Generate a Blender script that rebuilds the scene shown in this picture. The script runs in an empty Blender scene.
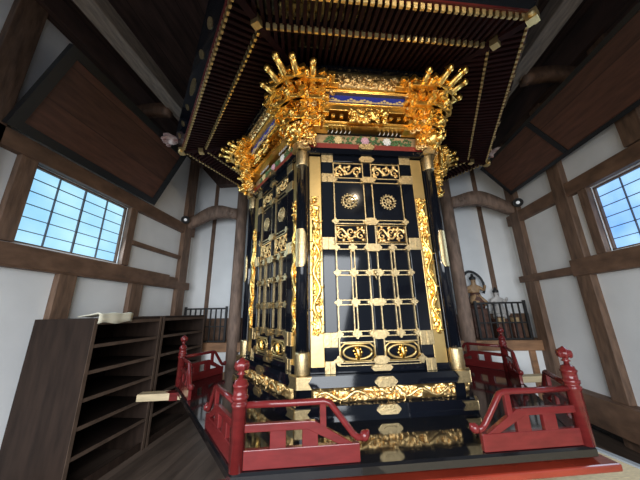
import bpy, bmesh, math, random
from mathutils import Vector, Matrix, noise
PI = math.pi
S = 0.82          # metres per working unit
H = 1.9           # working-unit height of the eye above the floor (all z below are relative to the eye)
C = bpy.context.scene.collection
sin, cos = math.sin, math.cos

# ------------------------------------------------------------------ materials
def mat(name, col, rough=.5, metal=0., coat=0., emit=None, estr=0., noise_s=None, noise_a=.25, bump=0., bump_s=40., stretch=None, spec=.5, aniso_col=None):
    m = bpy.data.materials.new(name); m.use_nodes = True
    nt = m.node_tree; b = nt.nodes['Principled BSDF']
    b.inputs['Base Color'].default_value = (*col, 1)
    b.inputs['Roughness'].default_value = rough
    b.inputs['Metallic'].default_value = metal
    b.inputs['Specular IOR Level'].default_value = spec
    if coat:
        b.inputs['Coat Weight'].default_value = coat; b.inputs['Coat Roughness'].default_value = .06
    if emit:
        b.inputs['Emission Color'].default_value = (*emit, 1); b.inputs['Emission Strength'].default_value = estr
    if noise_s or bump:
        tc = nt.nodes.new('ShaderNodeTexCoord'); mp = nt.nodes.new('ShaderNodeMapping')
        nt.links.new(tc.outputs['Object'], mp.inputs['Vector'])
        if stretch: mp.inputs['Scale'].default_value = stretch
        if noise_s:
            n = nt.nodes.new('ShaderNodeTexNoise'); n.inputs['Scale'].default_value = noise_s; n.inputs['Detail'].default_value = 6
            nt.links.new(mp.outputs['Vector'], n.inputs['Vector'])
            r = nt.nodes.new('ShaderNodeValToRGB')
            r.color_ramp.elements[0].position = .3; r.color_ramp.elements[1].position = .7
            lo = tuple(c*(1-noise_a) for c in col); hi = tuple(min(1, c*(1+noise_a)) for c in col)
            if aniso_col: hi = aniso_col
            r.color_ramp.elements[0].color = (*lo, 1); r.color_ramp.elements[1].color = (*hi, 1)
            nt.links.new(n.outputs['Fac'], r.inputs['Fac']); nt.links.new(r.outputs['Color'], b.inputs['Base Color'])
        if bump:
            n2 = nt.nodes.new('ShaderNodeTexNoise'); n2.inputs['Scale'].default_value = bump_s; n2.inputs['Detail'].default_value = 3
            nt.links.new(mp.outputs['Vector'], n2.inputs['Vector'])
            bp = nt.nodes.new('ShaderNodeBump'); bp.inputs['Strength'].default_value = bump; bp.inputs['Distance'].default_value = .02
            nt.links.new(n2.outputs['Fac'], bp.inputs['Height']); nt.links.new(bp.outputs['Normal'], b.inputs['Normal'])
    return m

M = {}
M['black'] = mat('black_lacquer', (.004, .005, .008), .07, coat=.1, spec=.32, bump=.01, bump_s=3)
M['deckblack'] = mat('deck_lacquer', (.006, .006, .007), .09, coat=.6, bump=.015, bump_s=4)
M['gold'] = mat('gold_leaf', (1.0, .64, .18), .3, 1., bump=.12, bump_s=60)
M['goldrelief'] = mat('carved_gold', (.85, .58, .25), .4, 1., bump=.3, bump_s=70)
M['palegold'] = mat('engraved_brass', (.52, .395, .21), .42, 1., noise_s=60, noise_a=.22, bump=.25, bump_s=90)
M['goldpanel'] = mat('gold_panel', (.62, .44, .18), .42, 1., noise_s=5, noise_a=.12, bump=.05, bump_s=30)
M['cap'] = mat('rafter_cap_gold', (.85, .66, .32), .42, 1., bump=.2, bump_s=80)
M['rafter'] = mat('rafter_lacquer', (.017, .0045, .0045), .6, spec=.12, noise_s=6, noise_a=.3)
M['darkred'] = mat('dark_red_lacquer', (.10, .014, .013), .3, coat=.15)
M['red'] = mat('red_lacquer', (.118, .0135, .0135), .2, coat=.2, spec=.3, noise_s=7, noise_a=.18, stretch=(1, 1, 4))
M['orange'] = mat('vermilion_board', (.20, .024, .012), .16, coat=.3, noise_s=4, noise_a=.2, stretch=(1, 1, 5))
M['redbeam'] = mat('vermilion_beam', (.22, .028, .02), .4)
M['blue'] = mat('ultramarine', (.01, .03, .32), .5)
M['white'] = mat('white_paint', (.75, .74, .7), .5)
M['green'] = mat('leaf_green', (.07, .15, .05), .6, noise_s=20, noise_a=.4)
M['pink'] = mat('pink_paint', (.62, .36, .42), .55)
M['yellow'] = mat('cream_paint', (.72, .55, .26), .55)
M['pinkwhite'] = mat('pink_white_paint', (.5, .16, .14), .5, noise_s=14, noise_a=.4, aniso_col=(.9, .76, .7))
M['paleboard'] = mat('pale_board', (.36, .25, .13), .5, noise_s=8, stretch=(1, 1, 6))
M['timber'] = mat('timber_brown', (.15, .083, .05), .62, noise_s=7, noise_a=.4, bump=.2, bump_s=25, stretch=(2.5, .6, 1.2))
M['post'] = mat('timber_post', (.15, .088, .056), .62, noise_s=8, noise_a=.4, bump=.2, bump_s=25, stretch=(2.5, 2.5, .5))
M['pillar'] = mat('weathered_pillar', (.20, .132, .097), .75, noise_s=7, noise_a=.45, bump=.4, bump_s=20, stretch=(2, 2, .6))
M['greybeam'] = mat('grey_weathered_beam', (.24, .195, .155), .8, noise_s=10, noise_a=.35, bump=.4, bump_s=18, stretch=(3, .5, 3))
M['honey'] = mat('honey_timber', (.27, .14, .07), .55, noise_s=6, noise_a=.3, stretch=(.6, 2, 3))
M['ceil'] = mat('ceiling_boards', (.085, .048, .038), .7, noise_s=5, noise_a=.4, stretch=(5, .5, 1))
M['plaque'] = mat('plaque_board', (.10, .042, .026), .6, noise_s=5, noise_a=.3, bump=.1, bump_s=20, stretch=(5, .7, 5))
M['frame'] = mat('plaque_frame', (.012, .013, .015), .45)
M['plaster'] = mat('white_plaster', (.79, .80, .80), .9, noise_s=2.5, noise_a=.05, bump=.05, bump_s=60)
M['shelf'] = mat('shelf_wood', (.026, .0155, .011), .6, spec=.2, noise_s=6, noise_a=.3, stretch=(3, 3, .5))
M['shelfshade'] = mat('shaded_shelf_wood', (.014, .0085, .0065), .65, spec=.15, noise_s=6, noise_a=.3)  # shelf wood darkened: shade inside the openings put into the colour
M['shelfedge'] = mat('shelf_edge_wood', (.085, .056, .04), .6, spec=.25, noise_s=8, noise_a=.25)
M['floor'] = mat('floor_boards', (.085, .06, .046), .5, spec=.3, noise_s=4, noise_a=.3, stretch=(3, .5, 1), bump=.05)
M['mat'] = mat('straw_mat', (.70, .57, .36), .8, noise_s=30, noise_a=.25, stretch=(1, 8, 1), bump=.2, bump_s=60)
M['edging'] = mat('grey_edging', (.32, .35, .38), .3)
M['iron'] = mat('black_iron', (.012, .011, .011), .5)
M['cream'] = mat('cream_paper', (.66, .62, .48), .8, noise_s=6, noise_a=.08)
M['barwood'] = mat('pale_bar_wood', (.55, .44, .27), .55, noise_s=8, noise_a=.2, stretch=(.5, 3, 3))
M['statue'] = mat('dark_statue_wood', (.10, .045, .03), .5, noise_s=12, noise_a=.5)
M['statuewhite'] = mat('painted_white_statue', (.5, .48, .46), .6, noise_s=12, noise_a=.25)
M['statuegold'] = mat('tan_statue_paint', (.36, .22, .11), .5, noise_s=10, noise_a=.3)
M['lens'] = mat('lamp_lens', (.8, .8, .8), .2, emit=(.9, .95, 1), estr=.2)
M['muntin'] = mat('window_muntin', (.10, .10, .11), .6)

# planked floor: boards with dark seams
def add_planks(m, width, axis, dark=.35, base=None):
    nt = m.node_tree; b = nt.nodes['Principled BSDF']
    src = b.inputs['Base Color'].links[0].from_socket
    tc = nt.nodes.new('ShaderNodeTexCoord'); sp = nt.nodes.new('ShaderNodeSeparateXYZ')
    nt.links.new(tc.outputs['Object'], sp.inputs['Vector'])
    d = nt.nodes.new('ShaderNodeMath'); d.operation = 'DIVIDE'; d.inputs[1].default_value = width
    nt.links.new(sp.outputs[axis], d.inputs[0])
    fr = nt.nodes.new('ShaderNodeMath'); fr.operation = 'FRACT'; nt.links.new(d.outputs[0], fr.inputs[0])
    lt = nt.nodes.new('ShaderNodeMath'); lt.operation = 'LESS_THAN'; lt.inputs[1].default_value = .03; nt.links.new(fr.outputs[0], lt.inputs[0])
    fl = nt.nodes.new('ShaderNodeMath'); fl.operation = 'FLOOR'; nt.links.new(d.outputs[0], fl.inputs[0])
    wn = nt.nodes.new('ShaderNodeTexWhiteNoise'); wn.noise_dimensions = '1D'; nt.links.new(fl.outputs[0], wn.inputs['W'])
    mr = nt.nodes.new('ShaderNodeMapRange'); mr.inputs['To Min'].default_value = .75; mr.inputs['To Max'].default_value = 1.2
    nt.links.new(wn.outputs['Value'], mr.inputs['Value'])
    hs = nt.nodes.new('ShaderNodeHueSaturation'); nt.links.new(src, hs.inputs['Color']); nt.links.new(mr.outputs[0], hs.inputs['Value'])
    mx = nt.nodes.new('ShaderNodeMix'); mx.data_type = 'RGBA'
    nt.links.new(lt.outputs[0], mx.inputs['Factor']); nt.links.new(hs.outputs['Color'], mx.inputs[6])
    mx.inputs[7].default_value = tuple(c*dark for c in b.inputs['Base Color'].default_value[:3])+(1,)
    nt.links.new(mx.outputs[2], b.inputs['Base Color'])
add_planks(M['ceil'], .24, 'X'); add_planks(M['floor'], .16, 'X'); add_planks(M['plaque'], .36, 'Z', .5)

# lit shoji / glass pane: emission with soft blue variation
def pane_mat(name, c0, c1, strength, seed):
    m = bpy.data.materials.new(name); m.use_nodes = True; nt = m.node_tree; b = nt.nodes['Principled BSDF']
    b.inputs['Base Color'].default_value = (.3, .35, .4, 1); b.inputs['Roughness'].default_value = .3
    tc = nt.nodes.new('ShaderNodeTexCoord'); mp = nt.nodes.new('ShaderNodeMapping'); nt.links.new(tc.outputs['Object'], mp.inputs['Vector'])
    mp.inputs['Location'].default_value = (seed, seed*2, 0)
    n = nt.nodes.new('ShaderNodeTexNoise'); n.inputs['Scale'].default_value = 1.7; n.inputs['Detail'].default_value = 3
    nt.links.new(mp.outputs['Vector'], n.inputs['Vector'])
    r = nt.nodes.new('ShaderNodeValToRGB'); r.color_ramp.elements[0].position = .28; r.color_ramp.elements[1].position = .72
    r.color_ramp.elements[0].color = (*c0, 1); r.color_ramp.elements[1].color = (*c1, 1)
    nt.links.new(n.outputs['Fac'], r.inputs['Fac']); nt.links.new(r.outputs['Color'], b.inputs['Emission Color'])
    b.inputs['Emission Strength'].default_value = strength
    return m
M['paneL'] = pane_mat('daylit_pane_left', (.20, .50, .80), (.42, .72, .86), .88, 3.1)
M['paneR'] = pane_mat('daylit_pane_right', (.10, .33, .85), (.40, .68, .95), .88, 7.7)

# ------------------------------------------------------------------ mesh builder
class MB:
    def __init__(s): s.bm = bmesh.new(); s.m = Matrix()
    def _add(s, vs, fs, smooth=False):
        bv = [s.bm.verts.new(s.m @ Vector(v)) for v in vs]
        for f in fs:
            try:
                fc = s.bm.faces.new([bv[i] for i in f]); fc.smooth = smooth
            except ValueError: pass
        return s
    def box(s, x0, x1, y0, y1, z0, z1):
        v = [(x, y, z) for z in (z0, z1) for y in (y0, y1) for x in (x0, x1)]
        return s._add(v, [(0, 2, 3, 1), (4, 5, 7, 6), (0, 1, 5, 4), (2, 6, 7, 3), (0, 4, 6, 2), (1, 3, 7, 5)])
    def bar(s, a, b, w, h, up=(0, 0, 1), w2=None, h2=None):     # square bar from a to b
        a, b, up = Vector(a), Vector(b), Vector(up); d = (b-a).normalized()
        sx = d.cross(up).normalized(); u = sx.cross(d)
        v = []
        for p, ww, hh in ((a, w, h), (b, w2 or w, h2 or h)):
            for i, j in ((-1, -1), (1, -1), (1, 1), (-1, 1)): v.append(p+sx*i*ww/2+u*j*hh/2)
        return s._add(v, [(3, 2, 1, 0), (4, 5, 6, 7), (0, 1, 5, 4), (1, 2, 6, 5), (2, 3, 7, 6), (3, 0, 4, 7)])
    def poly(s, pts, y0, y1):                                  # 2D outline (x,z) extruded from y0 (back) to y1 (front, smaller y)
        n = len(pts)
        v = [(p[0], y0, p[1]) for p in pts]+[(p[0], y1, p[1]) for p in pts]
        f = [tuple(range(n))[::-1], tuple(range(n, 2*n))]+[(i, (i+1) % n, n+(i+1) % n, n+i) for i in range(n)]
        return s._add(v, f)
    def prism(s, pts, z0, z1):                                 # 2D outline (x,y) extruded in z
        n = len(pts)
        v = [(p[0], p[1], z0) for p in pts]+[(p[0], p[1], z1) for p in pts]
        f = [tuple(range(n))[::-1], tuple(range(n, 2*n))]+[(i, (i+1) % n, n+(i+1) % n, n+i) for i in range(n)]
        return s._add(v, f)
    def lathe(s, prof, c=(0, 0, 0), n=16, smooth=True):        # prof: (r,z)
        v = []; f = []
        for r, z in prof:
            for i in range(n):
                a = 2*PI*i/n; v.append((c[0]+r*cos(a), c[1]+r*sin(a), c[2]+z))
        for j in range(len(prof)-1):
            for i in range(n):
                f.append((j*n+i, j*n+(i+1) % n, (j+1)*n+(i+1) % n, (j+1)*n+i))
        f.append(tuple(range(n))[::-1]); f.append(tuple((len(prof)-1)*n+i for i in range(n)))
        return s._add(v, f, smooth)
    def tube(s, pts, r, n=6, smooth=True, flat=1.):            # r: number or list
        pts = [Vector(p) for p in pts]; k = len(pts)
        if not isinstance(r, (list, tuple)): r = [r]*k
        v = []; f = []; prev = None
        for i, p in enumerate(pts):
            d = (pts[min(i+1, k-1)]-pts[max(i-1, 0)])
            if d.length < 1e-6: d = Vector((0, 0, 1))
            d.normalize()
            if prev is None:
                ref = Vector((0, 1, 0)) if abs(d.y) < .9 else Vector((1, 0, 0)); a = d.cross(ref).normalized()
            else:
                a = (prev-d*prev.dot(d))
                a = a.normalized() if a.length > 1e-6 else d.cross(Vector((0, 1, 0.1))).normalized()
            prev = a; b = d.cross(a)
            for q in range(n):
                t = 2*PI*q/n; v.append(p+a*cos(t)*r[i]+b*sin(t)*r[i]*flat)
        for j in range(k-1):
            for q in range(n): f.append((j*n+q, j*n+(q+1) % n, (j+1)*n+(q+1) % n, (j+1)*n+q))
        f.append(tuple(range(n))[::-1]); f.append(tuple((k-1)*n+q for q in range(n)))
        return s._add(v, f, smooth)
    def blob(s, c, r, n=8, sc=(1, 1, 1), wob=0., rng=None):
        v = []; f = []; m = max(4, n//2+1)
        for j in range(m+1):
            t = PI*j/m
            for i in range(n):
                a = 2*PI*i/n; k = r*(1+(rng.uniform(-wob, wob) if rng else 0))
                v.append((c[0]+k*sin(t)*cos(a)*sc[0], c[1]+k*sin(t)*sin(a)*sc[1], c[2]+k*cos(t)*sc[2]))
        for j in range(m):
            for i in range(n): f.append((j*n+i, (j+1)*n+i, (j+1)*n+(i+1) % n, j*n+(i+1) % n))
        return s._add(v, f, True)
    def ring(s, ap0, ap1, z0, z1, ks=range(6)):                # hexagonal ring between apothems
        for k in ks:
            r0, r1 = ap0/cos(PI/6), ap1/cos(PI/6); P = []
            for a in (-120+60*k, -60+60*k):
                a = math.radians(a); P.append((cos(a), sin(a)))
            v = []
            for z in (z0, z1):
                for r in (r0, r1):
                    for q in P: v.append((q[0]*r, q[1]*r, z))
            s._add(v, [(0, 1, 3, 2), (4, 6, 7, 5), (2, 3, 7, 6), (0, 4, 5, 1), (0, 2, 6, 4), (1, 5, 7, 3)])
        return s
    def hexprism(s, rs):                                       # list of (r,z), a stack
        v = []; f = []
        for r, z in rs:
            for i in range(6):
                a = math.radians(-120+60*i); v.append((r*cos(a), r*sin(a), z))
        for j in range(len(rs)-1):
            for i in range(6): f.append((j*6+i, j*6+(i+1) % 6, (j+1)*6+(i+1) % 6, (j+1)*6+i))
        f.append((5, 4, 3, 2, 1, 0)); f.append(tuple((len(rs)-1)*6+i for i in range(6)))
        return s._add(v, f)
    def rot(s, deg): s.m = Matrix.Rotation(math.radians(deg), 4, 'Z'); return s
    def build(s, name, material, parent=None, label=None, origin=None, bevel=0.):
        bm = s.bm
        bmesh.ops.transform(bm, matrix=Matrix.Scale(S, 4) @ Matrix.Translation((0, 0, H)), verts=bm.verts)
        if not bm.verts: raise RuntimeError('empty '+name)
        loc = Vector((0, 0, 0))
        root = parent
        while root is not None and root.parent is not None: root = root.parent
        if root is None:
            xs = [v.co for v in bm.verts]
            loc = Vector(((min(v.x for v in xs)+max(v.x for v in xs))/2, (min(v.y for v in xs)+max(v.y for v in xs))/2, min(v.z for v in xs)))
            bmesh.ops.translate(bm, vec=-loc, verts=bm.verts)
        elif not root.get('_local'):
            bmesh.ops.translate(bm, vec=-root.location, verts=bm.verts)
        bmesh.ops.recalc_face_normals(bm, faces=bm.faces)
        me = bpy.data.meshes.new(name); bm.to_mesh(me); bm.free()
        me.materials.append(material)
        o = bpy.data.objects.new(name, me); C.objects.link(o); o.location = loc; o.parent = parent
        if label: o['label'] = label
        if bevel:
            b = o.modifiers.new('bevel', 'BEVEL'); b.width = bevel*S; b.segments = 2; b.limit_method = 'ANGLE'
        return o

def thing(name, label, cat, loc, rz=0., group=None, local=False):
    o = bpy.data.objects.new(name, None); C.objects.link(o); o.empty_display_size = .1
    o.location = (loc[0]*S, loc[1]*S, (loc[2]+H)*S); o.rotation_euler = (0, 0, rz)
    if local: o['_local'] = 1
    o['label'] = label; o['category'] = cat
    if group: o['group'] = group
    return o
def tag(o, label, cat, group=None):
    o['label'] = label; o['category'] = cat
    if group: o['group'] = group
    return o
NTRIM = [0]
def struct(mb, name, m, bevel=0.):
    o = mb.build(name, m, bevel=bevel); o['kind'] = 'structure'; return o
def trim(mb, m, bevel=.008):
    NTRIM[0] += 1; return struct(mb, 'trim_%d' % NTRIM[0], m, bevel)

# ------------------------------------------------------------------ outline helpers
def lobed(cx, cz, rx, rz, n=4, amp=.16, ph=0., seg=32):
    out = []
    for i in range(seg):
        a = 2*PI*i/seg; k = 1+amp*cos(n*a+ph)
        out.append((cx+rx*k*cos(a), cz+rz*k*sin(a)))
    return out
def cartouche(cx, cz, w, h):                                   # long plate with scalloped ends
    out = []; r = h/2
    for sx in (1, -1):
        for i in range(13):
            a = (-PI/2+PI*i/12)
            k = 1+.16*cos(4*a)
            x = w/2-r*1.1+r*1.1*k*cos(a); out.append((cx+sx*x, cz+sx*r*sin(a)*(.9+.1*abs(sin(a)))))
    return out
def spiral(cx, cz, r, turns, a0, sgn=1, n=14):
    return [(cx+r*(1-i/(n-1)*.85)*cos(a0+sgn*turns*2*PI*i/(n-1)), cz+r*(1-i/(n-1)*.85)*sin(a0+sgn*turns*2*PI*i/(n-1))) for i in range(n)]

def scrollwork(mb, u0, u1, z0, z1, y, rng, tube=.012, dens=1., flat=.7):
    """open vine carving filling a rectangle on the plane y"""
    w, h = u1-u0, z1-z0; horiz = w >= h
    L, T = (w, h) if horiz else (h, w)
    def P(a, b): return (u0+a, y, z0+b) if horiz else (u0+b, y, z0+a)
    n = max(3, int(L/T*1.3*dens)); pts = []
    for i in range(n*8+1):
        t = i/(n*8); pts.append(P(t*L, T*.5+T*.28*sin(t*n*PI)))
    mb.tube(pts, tube, 5, flat=flat)
    for i in range(n):
        c = (i+.5)/n*L; sg = 1 if i % 2 == 0 else -1
        r = min(T*.30, L/n*.42)
        sp = [P(a, b) for a, b in spiral(c, T*.5-sg*T*.12, r, 1.1, sg*PI/2, sg)]
        mb.tube(sp, [tube*.95*(1-.4*k/len(sp)) for k in range(len(sp))], 5, flat=flat)
        for q in range(int(3*dens)+1):
            a = rng.uniform(0, 2*PI); x = c+cos(a)*L/n*.45; b = T*.5+sin(a)*T*.42
            x = min(max(x, tube), L-tube); b = min(max(b, tube), T-tube)
            p = P(x, b); mb.blob(p, tube*rng.uniform(1.1, 1.9), 6, (1, .6, 1))

def dragon(mb, pts, r, rng, y, spikes=True):
    """sinuous body along pts (u,z) with crest, legs and head, over cloud curls"""
    k = len(pts); P = [(p[0], y-r*.5+rng.uniform(-1, 1)*r*.3, p[1]) for p in pts]
    rad = [r*(.35+.65*sin(PI*min(1, (i+1)/k*1.15)))for i in range(k)]
    mb.tube(P, rad, 7)
    for i in range(1, k-1, 2):
        d = Vector(P[i+1])-Vector(P[i-1]); nrm = Vector((-d.z, 0, d.x)).normalized()*(1 if rng.random() < .5 else -1)
        p = Vector(P[i]); mb.tube([p, p+nrm*r*1.6+Vector((0, -r*.3, 0)), p+nrm*r*2.4+d.normalized()*r*1.2], [r*.5, r*.4, r*.08], 5)
    h = Vector(P[-1]); mb.blob(h, r*1.25, 8, (1.2, .9, 1), .15, rng)
    for sx in (-1, 1): mb.tube([h, h+Vector((sx*r*1.5, -r*.4, r*1.6)), h+Vector((sx*r*2.2, -r*.2, r*2.6))], [r*.4, r*.3, r*.08], 5)

def relief(mb, u0, u1, z0, z1, y, amp, scale, seed, res=.011):
    """densely carved plate: a height field with swirling ridges"""
    nu, nz = max(2, int((u1-u0)/res)), max(2, int((z1-z0)/res)); v = []; f = []
    for j in range(nz+1):
        for i in range(nu+1):
            u = u0+(u1-u0)*i/nu; z = z0+(z1-z0)*j/nz
            w = noise.noise(Vector((u*scale*.5, z*scale*.5, seed)))*2.2
            h = abs(sin(3.2*noise.noise(Vector((u*scale+w, z*scale-w, seed+7)))+w*1.5))
            e = min(1, min(u-u0, u1-u, z-z0, z1-z)/.02+.05)
            v.append((u, y-amp*h*e, z))
    n = nu+1
    for j in range(nz):
        for i in range(nu): f.append((j*n+i, j*n+i+1, (j+1)*n+i+1, (j+1)*n+i))
    mb._add(v, f, True); return mb

def clouds(mb, u0, u1, z0, z1, y, rng, n, r=.03):
    for i in range(n):
        c = (rng.uniform(u0, u1), rng.uniform(z0, z1)); rr = r*rng.uniform(.7, 1.3)
        sp = spiral(c[0], c[1], rr, rng.uniform(.8, 1.3), rng.uniform(0, 6.3), rng.choice((-1, 1)), 9)
        sp = [(min(max(a, u0), u1), y-rr*.35*rng.random(), min(max(b, z0), z1)) for a, b in sp]
        mb.tube(sp, [rr*.42*(1-.3*q/9) for q in range(9)], 5)
        mb.blob((c[0], y-rr*.3, c[1]), rr*.4, 6)

# ------------------------------------------------------------------ room
XL, XR = -3.87, 3.92
YB = 6.35
def wall_with_hole(x0, x1, hy0, hy1, hz0, hz1, ya, yb, zt):
    w = MB()
    w.box(x0, x1, ya, hy0, -H, zt); w.box(x0, x1, hy1, yb, -H, zt)
    w.box(x0, x1, hy0, hy1, -H, hz0); w.box(x0, x1, hy0, hy1, hz1, zt)
    return w
YA = -2.6; ZT = 4.35
WL = (2.52, 4.0, .86, 1.89); WR = (2.52, 4.03, .78, 1.79)
struct(wall_with_hole(XL-.15, XL, *WL, YA, 5.9, ZT), 'wall_left', M['plaster'])
struct(wall_with_hole(XR, XR+.15, *WR, YA, 5.9, ZT), 'wall_right', M['plaster'])
struct(MB().box(-4.6, 4.6, YB, YB+.12, -H, 5.2), 'wall_back', M['plaster'])
struct(MB().box(XL-.3, XL-.18, 5.72, YB, -H, 4.4), 'wall_back_left', M['plaster'])
struct(MB().box(XR+.18, XR+.3, 5.72, YB, -H, 4.4), 'wall_back_right', M['plaster'])
struct(MB().box(-4.6, 4.6, YA, YB+.12, -H-.1, -H), 'floor', M['floor'])
# pitched boarded ceiling
cb = MB(); yA, yB = YA, YB+.1
cb._add([(-4.3, yA, 4.15), (-4.3, yB, 4.15), (0, yB, 6.6), (0, yA, 6.6), (4.3, yA, 4.15), (4.3, yB, 4.15),
         (-4.3, yA, 4.25), (-4.3, yB, 4.25), (0, yB, 6.7), (0, yA, 6.7), (4.3, yA, 4.25), (4.3, yB, 4.25)],
        [(0, 1, 2, 3), (3, 2, 5, 4), (6, 9, 8, 7), (9, 10, 11, 8), (0, 3, 9, 6), (3, 4, 10, 9), (1, 7, 8, 2), (2, 8, 11, 5), (0, 6, 7, 1), (4, 5, 11, 10)])
struct(cb, 'ceiling', M['ceil'])

def side(x, d, m='timber'):     # helper: box range protruding from side wall
    return (x-.02, x+d) if d > 0 else (x+d, x+.02)
for X, sg, (hy0, hy1, hz0, hz1) in ((XL, 1, WL), (XR, -1, WR)):
    def bx(d, y0, y1, z0, z1, m='timber', X=X, sg=sg): return trim(MB().box(*side(X, sg*d), y0, y1, z0, z1), M[m])
    L_ = X == XL
    # corner post, with beam noses running past it
    bx(.10, 5.56, 5.84, -H, 4.1, 'post')
    bx(.09, YA, 5.98, (1.89 if L_ else 1.80), (2.12 if L_ else 2.03))
    bx(.11, YA, 5.98, (.55 if L_ else .52), (.72 if L_ else .65))
    if L_:
        bx(.125, YA, 5.2, .57, .82)          # deep window sill beam
    else:
        bx(.125, YA, 4.62, .48, .75)
    # window jambs
    bx(.07, hy1, hy1+.15, hz0-.02, hz1+.02, 'post'); bx(.07, hy0-.18, hy0, hz0-.02, hz1+.02, 'post')
    # structural posts above and below the rails
    bx(.09, 1.86, 2.13, -H, ZT-.3, 'post')
    if L_:
        bx(.08, 3.08, 3.32, -H, .56, 'post'); bx(.08, 4.29, 4.57, -H, .56, 'post')
        bx(.07, 4.15, 5.58, 1.24, 1.32)
        bx(.07, 4.12, 5.58, .72, .80)
    else:
        bx(.10, 4.35, 4.60, -H, ZT-.3, 'post'); bx(.09, 3.08, 3.35, 2.05, ZT-.3, 'post'); bx(.09, 3.05, 3.3, -H, .5, 'post')
        bx(.22, YA, 5.6, -1.74, -1.32)      # floor sill beam
        trim(MB().box(XR-.03, XR-.005, YA, 5.6, -H+.002, -1.75), M['deckblack'], 0)
    # window: frame, pane, muntins
    nm = 'window_1' if L_ else 'window_2'
    xw = X-.06*sg
    wroot = MB()
    for a, b_, c, d in ((hy0, hy0+.025, hz0, hz1), (hy1-.025, hy1, hz0, hz1), (hy0, hy1, hz0, hz0+.025), (hy0, hy1, hz1-.025, hz1)):
        wroot.box(xw-.03, xw+.03, a, b_, c, d)
    wo = struct(wroot, nm, M['post'])
    p = MB().box(xw-.012-.02*sg, xw+.012-.02*sg, hy0+.02, hy1-.02, hz0+.02, hz1-.02).build('pane', M['paneL' if L_ else 'paneR'], None)
    def reparent(o, par):
        o.location = o.location-par.location; o.parent = par
    reparent(p, wo)
    mu = MB()
    for i in range(1, 4):
        y = hy0+(hy1-hy0)*i/4; w_ = .008 if i == 2 else .0045
        mu.box(xw-.012, xw+.018*sg+.001 if sg > 0 else xw+.012, y-w_, y+w_, hz0+.03, hz1-.03)
    for i in range(1, 6):
        z = hz0+(hz1-hz0)*i/6; mu.box(xw-.012, xw+.012, hy0+.03, hy1-.03, z-.0035, z+.0035)
    mo = mu.build('muntin', M['muntin'], None); reparent(mo, wo)

# rear niche: studs, boarded altar ledge, ground wall
for sg in (-1, 1):
    X0 = sg*3.47
    trim(MB().box(X0-.045, X0+.045, YB-.05, YB+.01, -H, 4.0), M['post'])
    a, b_ = sorted((sg*2.2, sg*4.05))
    trim(MB().box(a, b_, 5.72, 5.86, -.81, -.62), M['honey'])
    trim(MB().box(a, b_, 5.86, YB+.01, -.66, -.62), M['honey'])
    trim(MB().box(a, b_, YB-.06, YB+.01, -.62, -.12), M['timber'])
    trim(MB().box(a, b_, 5.80, 5.84, -H, -.80), M['plaster'])
    trim(MB().box(sg*3.62-.05, sg*3.62+.05, 5.74, 5.86, -H, -.80), M['honey'])
    # round weathered pillar
    trim(MB().lathe([(.135, -H), (.135, -1), (.13, 1), (.125, 3.3)], (sg*2.47, 5.78, 0), 24), M['pillar'], 0)
    # curved tie beam between pillar and corner post
    pts = []; N = 14
    for i in range(N+1):
        t = i/N; x = sg*(2.55+(3.86-2.55)*t)
        z = 2.34+.20*sin(PI*min(1, t*1.05))**1.3*(1-.2*t)-.22*t
        pts.append((x, z+.02, .135-.015*cos(2*PI*t)))
    v = []; f = []
    for x, z, hh in pts:
        for dy, dz in ((-.09, -hh), (.09, -hh), (.1, 0), (.09, hh), (-.09, hh), (-.1, 0)): v.append((x, 5.72+dy, z+dz))
    for i in range(N):
        for q in range(6): f.append((i*6+q, i*6+(q+1) % 6, (i+1)*6+(q+1) % 6, (i+1)*6+q))
    f += [(5, 4, 3, 2, 1, 0), tuple(N*6+q for q in range(6))]
    mb = MB(); mb._add(v, f, True)
    # carved whirl at the pillar end
    sp = [(a_, 5.61, b2) for a_, b2 in spiral(sg*2.74, 2.38, .09, 1.0, 0, sg)]
    mb.tube(sp, .014, 5)
    trim(mb, M['pillar'], 0)
    # rear purlin and dark sloping boards over the niche
    if sg < 0: trim(MB().poly([(-2.2, 3.45), (-3.4, 3.45), (-4.15, 4.3), (-2.2, 4.3)], YB+.01, 6.15), M['ceil'])
    # long grey beam overhead, parallel to the side wall
    xb = sg*2.86
    trim(MB().box(xb-.12, xb+.12, YA, YB, 3.5, 3.74), M['greybeam'], .015)
    # small curved tie beams from wall to long beam
    for yy in (3.5,):
        mb = MB(); v = []; f = []
        for i in range(11):
            t = i/10; x = sg*(2.95+(3.90-2.95)*t); z = 3.50+.08*sin(PI*t)-.10*t
            for dy, dz in ((-.07, -.10), (.07, -.10), (.07, .10), (-.07, .10)): v.append((x, yy+dy, z+dz))
        for i in range(10):
            for q in range(4): f.append((i*4+q, i*4+(q+1) % 4, (i+1)*4+(q+1) % 4, (i+1)*4+q))
        f += [(3, 2, 1, 0), (40, 41, 42, 43)]
        mb._add(v, f, True); trim(mb, M['timber'], 0)
    # wall plate at the top of side walls
    xw = XL if sg < 0 else XR
    z0 = 3.90 if sg < 0 else 3.74
    trim(MB().box(min(xw, xw-sg*.16), max(xw, xw-sg*.16), YA, 5.95, z0, 4.22), M['ceil'])

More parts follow.
